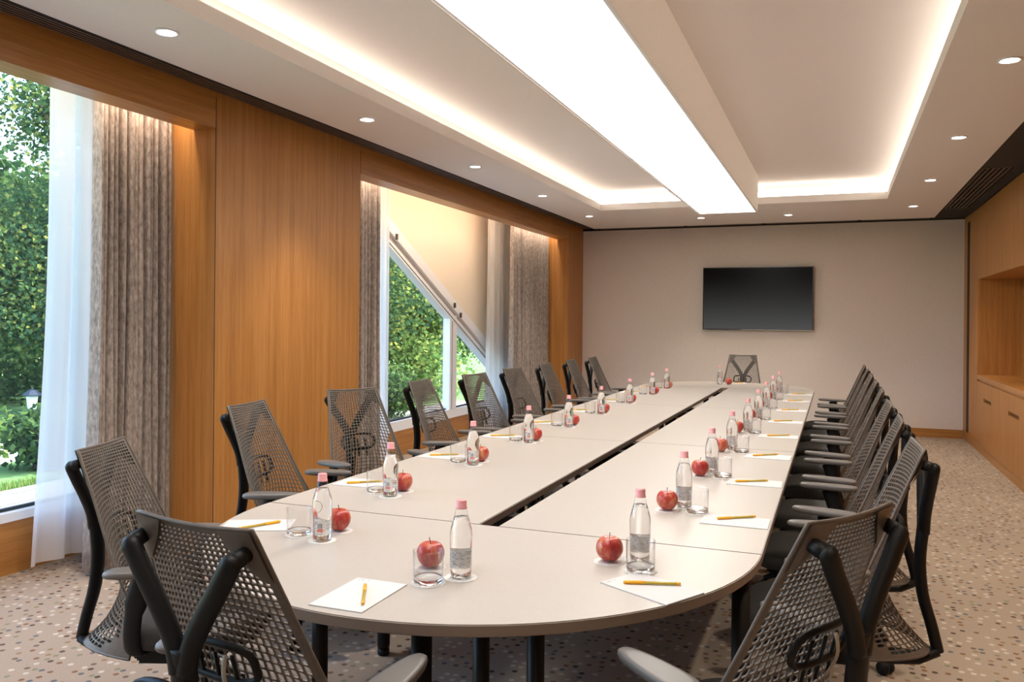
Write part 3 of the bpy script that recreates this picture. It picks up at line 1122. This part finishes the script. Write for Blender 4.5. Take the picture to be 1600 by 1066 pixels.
CH = [((-2.43, 2.21), 20.6, 'dark mesh office chair angled at the round table corner, in front of the near drape'),
      ((-2.62, 3.22), 9, 'dark mesh office chair in front of the wood pillar, opposite the second window-side setting'),
      ((-2.62, 4.15), -26, 'mesh office chair swivelled away from its neighbours, beside the far edge of the wood pillar'),
      ((-2.60, 4.94), 3, 'mesh office chair in front of the near part of the slanted window'),
      ((-2.55, 5.73), -8, 'mesh office chair in front of the white window mullion'),
      ((-2.57, 6.58), -6, 'mesh office chair in front of the far sheer curtain'),
      ((-2.58, 7.45), 2, 'mesh office chair in front of the wide far drape'),
      ((-2.58, 8.27), 2, 'mesh office chair by the far wood pillar, last but one on the window side'),
      ((-2.57, 9.05), 2, 'mesh office chair at the far corner of the window side, against the taupe wall'),
      ((-1.19, 1.30), 83, 'black mesh office chair seen from behind at the rounded near end of the table'),
      ((.04, 1.91), 149, 'black mesh office chair turned in at the near corner on the cabinet side')]
for i, y in enumerate((3.10, 3.90, 4.67, 5.48, 6.28, 7.08, 7.90, 8.66)):
    CH.append(((.265, y), 180 + (2, -1, 1, -2, 0, 1, -1, 0)[i], f'mesh office chair, {ordn[i]} of the row along the cabinet side of the table'))
CH.append(((-1.08, 10.72), -90, 'mesh office chair alone at the far end of the table under the screen'))
proto = chair()
DZ = {0: -.045}     # seats stand at slightly different heights
for i, ((x, y), th, lab) in reversed(list(enumerate(CH))):
    o = proto if i == 0 else copy_tree(proto)
    a = math.radians(th)
    o.location = (x + .33 * math.cos(a), y + .33 * math.sin(a), 0)
    o.rotation_euler = (0, 0, a - PI / 2)
    dz = DZ.get(i, 0)
    if dz:
        for q in o.children:
            if not q.name.startswith(('base_', 'gas_')):
                q.location.z += dz
    tag(o, lab, 'chair', 'mesh office chairs around the table')

# ------------------------------------------------------------------ place settings
def bottle():
    r = empty('water_bottle')
    MB().lathe([(.0, .0015), (.026, .0), (.0293, .003), (.0300, .03), (.0315, .10), (.0316, .122), (.0295, .136), (.0240, .155), (.0190, .173), (.0155, .188), (.0140, .196), (.0140, .206)], 28, cap=False).build('bottle_glass', M_GLASS, r)
    MB().lathe([(.0, .006), (.0250, .006), (.0282, .008), (.0290, .03), (.0304, .10), (.0305, .122), (.0284, .136), (.0229, .155), (.0195, .167), (.0, .167)], 28, cap=False).build('water', M_WATER, r)
    n = 28
    prof = [(.0158, .190), (.0160, .194), (.0146, .195), (.0146, .2115), (.0130, .2145), (.0, .2148)]
    MB().lathe(prof, n, cap=False).build('screw_cap', M_CAP, r)

    def patch(a0, a1, z0, z1, rad, name, mat, cut=None):
        k = 14
        vs, fs = [], []
        for i in range(k + 1):
            a = math.radians(a0 + (a1 - a0) * i / k)
            zt = z1 if cut is None else z1 + cut(i / k)
            for z in (z0, zt):
                rr = rad + (.0304 - .0300) * 0 + .00002 * z + (.0014 * (z - .03) / .07)
                vs.append((rr * math.cos(a), rr * math.sin(a), z))
        for i in range(k):
            fs.append((2 * i, 2 * i + 2, 2 * i + 3, 2 * i + 1))
        return MB().add(vs, fs, True).build(name, mat, r)
    # angle 0 = +X; cabinet-side bottles turn the grey label to the camera
    lb_ = patch(-150, -20, .030, .072, .03035, 'front_label', M_LABEL, lambda t: .008 * math.sin(7 * t) + .006 * math.sin(17 * t + 1))
    bk = patch(70, 140, .022, .075, .03035, 'back_label', M_LABELW)
    for (a0, a1, z0, z1, nm, mt) in ((92, 122, .045, .060, 'barcode', M_BARCODE), (90, 124, .033, .0435, 'coral_block', M_REDBLOCK)):
        q = patch(a0, a1, z0, z1, .0306, nm, mt)
        q.parent = bk
    return r


def tumbler():
    r = empty('drinking_glass')
    MB().lathe([(.0385, .004), (.0405, .012), (.0415, .088), (.0410, .0890), (.0400, .0880), (.0390, .014)], 30, cap=False).build('glass_wall', M_GLASS, r)
    MB().lathe([(.0, .0005), (.034, .0005), (.0385, .004), (.0398, .012), (.0385, .0165), (.030, .0135), (.012, .0115), (.0, .011)], 30, cap=False).build('glass_base', M_GLASSBASE, r)
    return r


def apple():
    r = empty('apple')
    prof = []
    n = 30
    for j in range(19):
        t = PI * j / 18
        rr = .0395 * math.sin(t) ** .82 * (1 + .10 * math.cos(t * .9))
        z = .0365 - .0355 * math.cos(t) * (1 if t > PI / 2 else 1)
        prof.append([rr, z])
    vs, fs = [], []
    for j, (rr, z) in enumerate(prof):
        for i in range(n):
            a = 2 * PI * i / n
            lob = 1 + .018 * math.cos(5 * a) * (1 if j < 9 else .35)
            dip = -.010 * math.exp(-(rr / .013) ** 2) if j > 9 else .006 * math.exp(-(rr / .011) ** 2)
            taper = 1 + .135 * (z - .0365) / .0365
            lump = .0022 * math.cos(5 * a) * (1 if (j < 4) else 0)
            vs.append((rr * lob * taper * math.cos(a), rr * lob * taper * math.sin(a), max(.0, 1.07 * (z + dip + lump + (0 if j > 9 else .001)))))
    for j in range(18):
        for i in range(n):
            k = (i + 1) % n
            fs.append((j * n + i, j * n + k, (j + 1) * n + k, (j + 1) * n + i))
    MB().add(vs, fs, True).build('apple_flesh', M_APPLE, r)
    MB().tube([(0, 0, .063), (.001, .0, .075), (.004, .001, .086)], [.0011, .001, .0016], 6).build('stem', M_STEM, r)
    return r


def coaster_mesh():
    n = 48
    vs, fs = [], []
    for z in (.0, .0014):
        for i in range(n):
            a = 2 * PI * i / n
            rr = .0455 + .0014 * math.cos(12 * a)
            vs.append((rr * math.cos(a), rr * math.sin(a), z))
    fs = [tuple(range(n))[::-1], tuple(range(n, 2 * n))] + [(i, (i + 1) % n, n + (i + 1) % n, n + i) for i in range(n)]
    return MB().add(vs, fs).mesh('coaster', M_COASTER)


def notepad():
    r = empty('note_pad')
    box(-.076, .076, -.115, .115, .0004, .0032).build('paper_sheets', M_PAPER, r)
    box(-.076, .076, -.115, .115, .0, .0006).build('backing_board', M_PADBOARD, r)
    MB().add([(-.068, .098, .00335), (-.030, .098, .00335), (-.030, .106, .00335), (-.068, .106, .00335)], [(0, 1, 2, 3)]).build('letterhead', M_PRINT, r)
    return r


def pen():
    r = empty('ballpoint_pen')
    MB().tube([(-.072, 0, .0048), (-.066, 0, .0048), (.022, 0, .0048)], [.0030, .0042, .0042], 8).build('barrel', M_PENBARREL, r)
    MB().tube([(.020, 0, .0050), (.024, 0, .0050), (.070, 0, .0050), (.076, 0, .0050)], [.0046, .0050, .0050, .0032], 10).build('pen_cap', M_PENCAP, r)
    MB().tube([(-.0765, 0, .0048), (-.066, 0, .0048)], [.0038, .0044], 8).build('end_plug', M_PENCAP, r)
    return r


proto_b, proto_g, proto_a, proto_n, proto_p = bottle(), tumbler(), apple(), notepad(), pen()
co_me = coaster_mesh()
used = set()


def put(proto, x, y, z, rz, lab, cat, group):
    if proto.name not in used:
        used.add(proto.name)
        o = proto
    else:
        o = copy_tree(proto)
    o.location = (x, y, z)
    o.rotation_euler = (0, 0, rz)
    return tag(o, lab, cat, group)


def coaster(x, y, lab):
    o = bpy.data.objects.new('coaster', co_me)
    COL.objects.link(o)
    o.location = (x, y, TZ)
    o.rotation_euler = (0, 0, random.uniform(0, 6))
    tag(o, lab, 'coaster', 'paper coasters on the table')


def setting(where, bo=None, gl=None, ap=None, pad=None, pn=None, brz=0.0):
    cz = TZ + .0014
    if bo:
        coaster(*bo, f'white paper coaster under the bottle, {where}')
        put(proto_b, *bo, cz, brz, f'clear water bottle with pink cap, {where}', 'bottle', 'water bottles on the table')
    if gl:
        coaster(*gl, f'white paper coaster under the tumbler, {where}')
        put(proto_g, *gl, cz, random.uniform(0, 6), f'empty clear tumbler, {where}', 'glass', 'tumblers on the table')
    if ap:
        coaster(*ap, f'white paper coaster under the apple, {where}')
        put(proto_a, *ap, cz, random.uniform(0, 6), f'red apple on a coaster, {where}', 'apple', 'apples on the table')
    if pad:
        put(proto_n, pad[0], pad[1], TZ, pad[2], f'white note pad, {where}', 'note pad', 'note pads on the table')
    if pn:
        put(proto_p, pn[0], pn[1], TZ + .0034, pn[2], f'yellow pen on the pad, {where}', 'pen', 'pens on the note pads')


R90 = PI / 2
setting('at the rounded near end of the table', (-.957, 2.077), (-1.018, 2.0), (-1.10, 2.14) and (-1.075, 2.125), (-1.136, 1.845, math.radians(.5)), (-1.118, 1.837, math.radians(119)), math.radians(10))
setting('at the curved corner on the window side', (-1.526, 2.250), (-1.637, 2.283), (-1.545, 2.375), (-1.835, 2.325, math.radians(-64)), (-1.818, 2.312, math.radians(64)), math.radians(-175))
for i, y in enumerate((2.95, 3.74, 4.54, 5.31, 6.15, 7.07, 8.0, 8.78)):
    j = lambda s: random.uniform(-s, s)
    setting(f'setting {ordn[i]} from the near end on the window side', (-1.655 + j(.006), y - .02 + j(.01)), (-1.752 + j(.006), y + .015 + j(.01)), (-1.655 + j(.01), y + .085 + j(.012)),
            (-1.892, y + .15 + j(.01), math.radians(-90 + j(3))), (-1.892 + j(.01), y + .155 + j(.015), math.radians(-146 + j(6))), math.radians(-175 + j(15)))
setting('at the curved near corner on the cabinet side', (-.535, 2.425), (-.512, 2.33), (-.617, 2.385), (-.452, 2.192, math.radians(61)), (-.455, 2.212, math.radians(197)), math.radians(5))
for i, y in enumerate((3.12, 3.87, 4.65, 5.49, 6.30, 7.14, 8.00, 8.74)):
    j = lambda s: random.uniform(-s, s)
    setting(f'setting {ordn[i]} from the near end on the cabinet side', (-.533 + j(.006), y + .09 + j(.01)), (-.480 + j(.006), y + .005 + j(.008)), (-.582 + j(.006), y + j(.008)),
            (-.328, y - .07 + j(.01), math.radians(90 + j(3))), (-.338 + j(.01), y - .055 + j(.015), math.radians(212 + j(8))), math.radians(5 + j(15)))
setting('at the far end of the table under the screen', (-1.229, 9.66), None, (-1.135, 9.72), (-1.05, 10.0, math.radians(182)), (-1.08, 9.98, math.radians(10)), math.radians(180))

# ------------------------------------------------------------------ garden outside
ZG = -.3
gd = structure('ground_garden', MB().add([(-70, -40, ZG), (-4.55, -40, ZG), (-4.55, 70, ZG), (-70, 70, ZG)], [(0, 1, 2, 3)]), M_LAWN)
for i in range(14):
    x = -4.75 - i * .205
    box(x - .195, x, -2, 16, ZG, ZG + .02 + .002 * (i % 3)).build('terrace_board', M_DECK, gd)
MB().prism([(-9.0, 2.0), (-8.85, 6.4), (-9.2, 7.2), (-10.4, 8.0), (-12, 8.3), (-13.5, 7.0), (-11.5, 2.0)], ZG, ZG + .012, 2).build('garden_path', M_PATH, gd)


def foliage(name, blobs, n, leaf, mat, seed, parent=None, flat=.35):
    rnd = random.Random(seed)
    vs, fs = [], []
    tot = sum(b[3] * b[4] * b[5] for b in blobs)
    for bx, by, bz, rx, ry, rz in blobs:
        k = int(n * rx * ry * rz / tot)
        for _ in range(k):
            while True:
                p = Vector((rnd.gauss(0, .52), rnd.gauss(0, .52), rnd.gauss(0, .52)))
                if p.length < 1.35:
                    break
            c_ = Vector((bx + p.x * rx, by + p.y * ry, bz + p.z * rz))
            if c_.z < ZG + .02:
                continue
            s = leaf * rnd.uniform(.6, 1.3)
            d1 = Vector((rnd.gauss(0, 1), rnd.gauss(0, 1), rnd.gauss(-.3, flat * 2))).normalized()
            d2 = d1.orthogonal().normalized()
            d2 = Matrix.Rotation(rnd.uniform(0, PI), 3, d1) @ d2
            nn = d1.cross(d2) * (s * .12)
            o = len(vs)
            vs += [c_, c_ + d1 * s * .5 + d2 * s * .42 + nn, c_ + d1 * s * 1.05, c_ + d1 * s * .5 - d2 * s * .42 + nn]
            fs.append((o, o + 1, o + 2, o + 3))
    o = MB().add(vs, fs).build(name, mat, parent)
    o['kind'] = 'stuff'
    return o


def tree(x, y, h, blobs, n, leaf, mat, lab, seed, tr=.16):
    r = empty('tree', (x, y, ZG))
    tag(r, lab, 'tree', 'trees in the garden')
    rnd = random.Random(seed)
    m = MB()
    m.tube(arrange([(0, 0, 0), (rnd.uniform(-.1, .1), rnd.uniform(-.1, .1), h * .4), (rnd.uniform(-.3, .3), rnd.uniform(-.3, .3), h * .8)], 10), [tr - .011 * i for i in range(10)], 10)
    m.build('trunk', M_BARK, r)
    for b in blobs:
        k = rnd.uniform(.3, .55)
        t = MB()
        t.tube(arrange([(0, 0, h * k), (b[0] * .4, b[1] * .4, h * k + (b[2] - h * k) * .6), (b[0], b[1], b[2])], 8), [tr * .42 - tr * .045 * i for i in range(8)], 7)
        for _ in range(3):
            e = Vector((b[0] + rnd.uniform(-1, 1) * b[3] * .8, b[1] + rnd.uniform(-1, 1) * b[4] * .8, b[2] + rnd.uniform(-.6, .8) * b[5]))
            s = Vector((b[0] * .6, b[1] * .6, h * k + (b[2] - h * k) * .7))
            t.tube(arrange([s, (s + e) / 2 + Vector((0, 0, .15)), e], 6), [tr * .16 - tr * .02 * i for i in range(6)], 5)
        t.build('branch', M_BARK, r)
    foliage('leaves', blobs, n, leaf, mat, seed, r)


T1 = 'leafy broadleaf tree behind the lantern outside the nearer window'
tree(-12.6, 10.9, 4.0, [(-.9, .3, 3.0, 1.7, 1.6, 1.0), (.3, .9, 2.3, 1.7, 1.6, .9), (-.5, 1.6, 4.6, 1.5, 1.3, 1.0), (-.9, -1.2, 2.6, 1.4, 1.3, .8), (0.2, 2.4, 3.6, 1.6, 1.5, 1.2), (-.6, -.4, 1.75, 1.6, 1.5, .6), (.2, .8, 1.5, 1.3, 1.3, .5), (.5, -.75, 5.2, 1.0, 1.0, .8), (-1.2, -2.2, 3.6, 1.0, 1.0, .7)],
     80000, .082, M_LEAF, T1, 11)
tree(-9.9, 13.6, 3.6, [(0, 0, 3.2, 1.9, 1.6, 1.1), (.9, 1.2, 2.2, 1.3, 1.2, .8), (-.6, -.9, 2.3, 1.4, 1.2, .8), (.2, .8, 4.4, 1.7, 1.6, 1.0), (.2, .4, 1.5, 1.3, 1.2, .5)],
     40000, .088, M_LEAF, 'broadleaf tree with visible boughs outside the slanted window', 12, .12)
tree(-9.4, 18.6, 3.6, [(0, 0, 2.6, 1.9, 1.9, 1.2), (.3, 1.4, 1.7, 1.5, 1.4, .9), (-.8, -1.2, 1.6, 1.6, 1.4, 1.0), (.3, .2, 4.3, 1.6, 1.6, 1.2)],
     32000, .105, M_LEAFMID, 'pale green tree seen beyond the white window mullion', 13, .12)
tree(-18.5, 13.5, 5.0, [(0, 0, 4.2, 2.4, 2.4, 1.3), (-.8, -1.8, 3.0, 2.0, 1.8, 1.2), (.6, 2.2, 3.0, 2.2, 2.2, 1.4), (0, 1.6, 1.6, 2.2, 2.2, 1.0), (0, -1.6, 1.6, 2.0, 2.2, 1.0)],
     20000, .20, M_LEAFDARK, 'dark tree far behind the lantern in the garden', 14, .2)
tree(-16.0, 22.5, 5.0, [(0, 0, 4.2, 3.2, 3.0, 1.8), (-1.4, -2.6, 3.0, 2.6, 2.2, 1.5), (1.2, 2.4, 2.8, 2.6, 2.4, 1.6), (0, 1, 6, 2.6, 2.4, 1.5)],
     20000, .22, M_LEAFDARK, 'dark tree far behind the boughs outside the slanted window', 15, .2)


def shrub(x, y, blobs, n, leaf, mat, lab, seed):
    r = empty('shrub', (x, y, ZG))
    tag(r, lab, 'shrub', 'shrubs in the garden')
    m = MB()
    rnd = random.Random(seed)
    for b in blobs:
        for _ in range(5):
            m.tube([(rnd.uniform(-.08, .08), rnd.uniform(-.08, .08), 0), (b[0] * .5, b[1] * .5, b[2] * .5), (b[0] + rnd.uniform(-.6, .6) * b[3], b[1] + rnd.uniform(-.6, .6) * b[4], b[2] + .3 * b[5])], [.012, .009, .004], 5)
    o = m.build('stems', M_BARK, r)
    o['kind'] = 'stuff'
    foliage('leaves', blobs, n, leaf, mat, seed, r)


shrub(-8.45, 6.85, [(0, 0, .34, .34, .34, .33), (-.05, .25, .42, .3, .3, .28), (.2, .3, .3, .3, .3, .28)], 3200, .075, M_LEAFDARK, 'bushy dark green shrub beside the pale garden path', 21)
shrub(-9.35, 6.75, [(0, 0, .38, .3, .3, .36)], 900, .08, M_LEAFPALE, 'small pale shrub left of the bushy dark one, by the path', 22)
shrub(-7.25, 12.75, [(0, 0, .42, .48, .48, .40)], 2200, .075, M_LEAFDARK, 'round dark shrub low outside the slanted window', 23)
shrub(-8.6, 16.6, [(0, 0, .7, .9, .9, .7)], 2200, .10, M_LEAFPALE, 'pale rounded shrub beyond the white window mullion', 24)
shrub(-15.6, 11.6, [(0, 0, .6, 1.3, 1.1, .7), (.4, 1.4, .6, 1.1, 1.1, .7)], 2600, .13, M_LEAFDARK, 'wide dark shrub behind the garden lantern', 25)
hd = empty('hedge', (-24.5, 16, ZG))
tag(hd, 'long clipped hedge closing the garden at the back', 'hedge')
foliage('leaves', [(0, -14 + 4.5 * i, 1.4, 1.6, 3.0, 1.7) for i in range(9)], 9000, .32, M_LEAFDARK, 31, hd)
# grass blades in the strip beyond the terrace
rnd = random.Random(5)
vs, fs = [], []
for _ in range(7000):
    x, y = rnd.uniform(-7.95, -7.62), rnd.uniform(3.5, 11.0)
    h = rnd.uniform(.03, .075)
    a = rnd.uniform(0, 6.3)
    o = len(vs)
    vs += [(x - .008 * math.cos(a), y - .008 * math.sin(a), ZG), (x + .008 * math.cos(a), y + .008 * math.sin(a), ZG), (x + rnd.uniform(-.02, .02), y + rnd.uniform(-.02, .02), ZG + h)]
    fs.append((o, o + 1, o + 2))
g = MB().add(vs, fs).build('grass_blades', M_LEAFPALE)
tag(g, 'strip of bright lawn grass beyond the grey terrace boards', 'grass', kind='stuff')
# lantern on a post
ln = empty('garden_lantern', (-11.55, 9.22, ZG))
tag(ln, 'dark garden lantern on a short post among the shrubs', 'lamp')
MB().lathe([(.04, 0), (.022, .03), (.022, .30), (.05, .31)], 12).build('post', M_LANTERN, ln)
MB().lathe([(.06, .31), (.085, .52)], 6, smooth=False).build('lantern_glass', M_LANTGLASS, ln)
MB().lathe([(.135, .515), (.14, .53), (.06, .60), (.015, .615), (.012, .65)], 6, smooth=False).build('lantern_roof', M_LANTERN, ln)
# pale house behind the trees
hs = empty('house', (-29, 17.0, ZG))
tag(hs, 'pale low house glimpsed behind the garden trees', 'house')
box(-1.6, 1.6, -5, 6, 0, 1.7).build('house_wall', M_HOUSE, hs)
MB().prism([(-2.0, 1.65), (2.0, 1.65), (0, 2.35)], -5.4, 6.4, 1).build('house_roof', M_ROOF, hs)
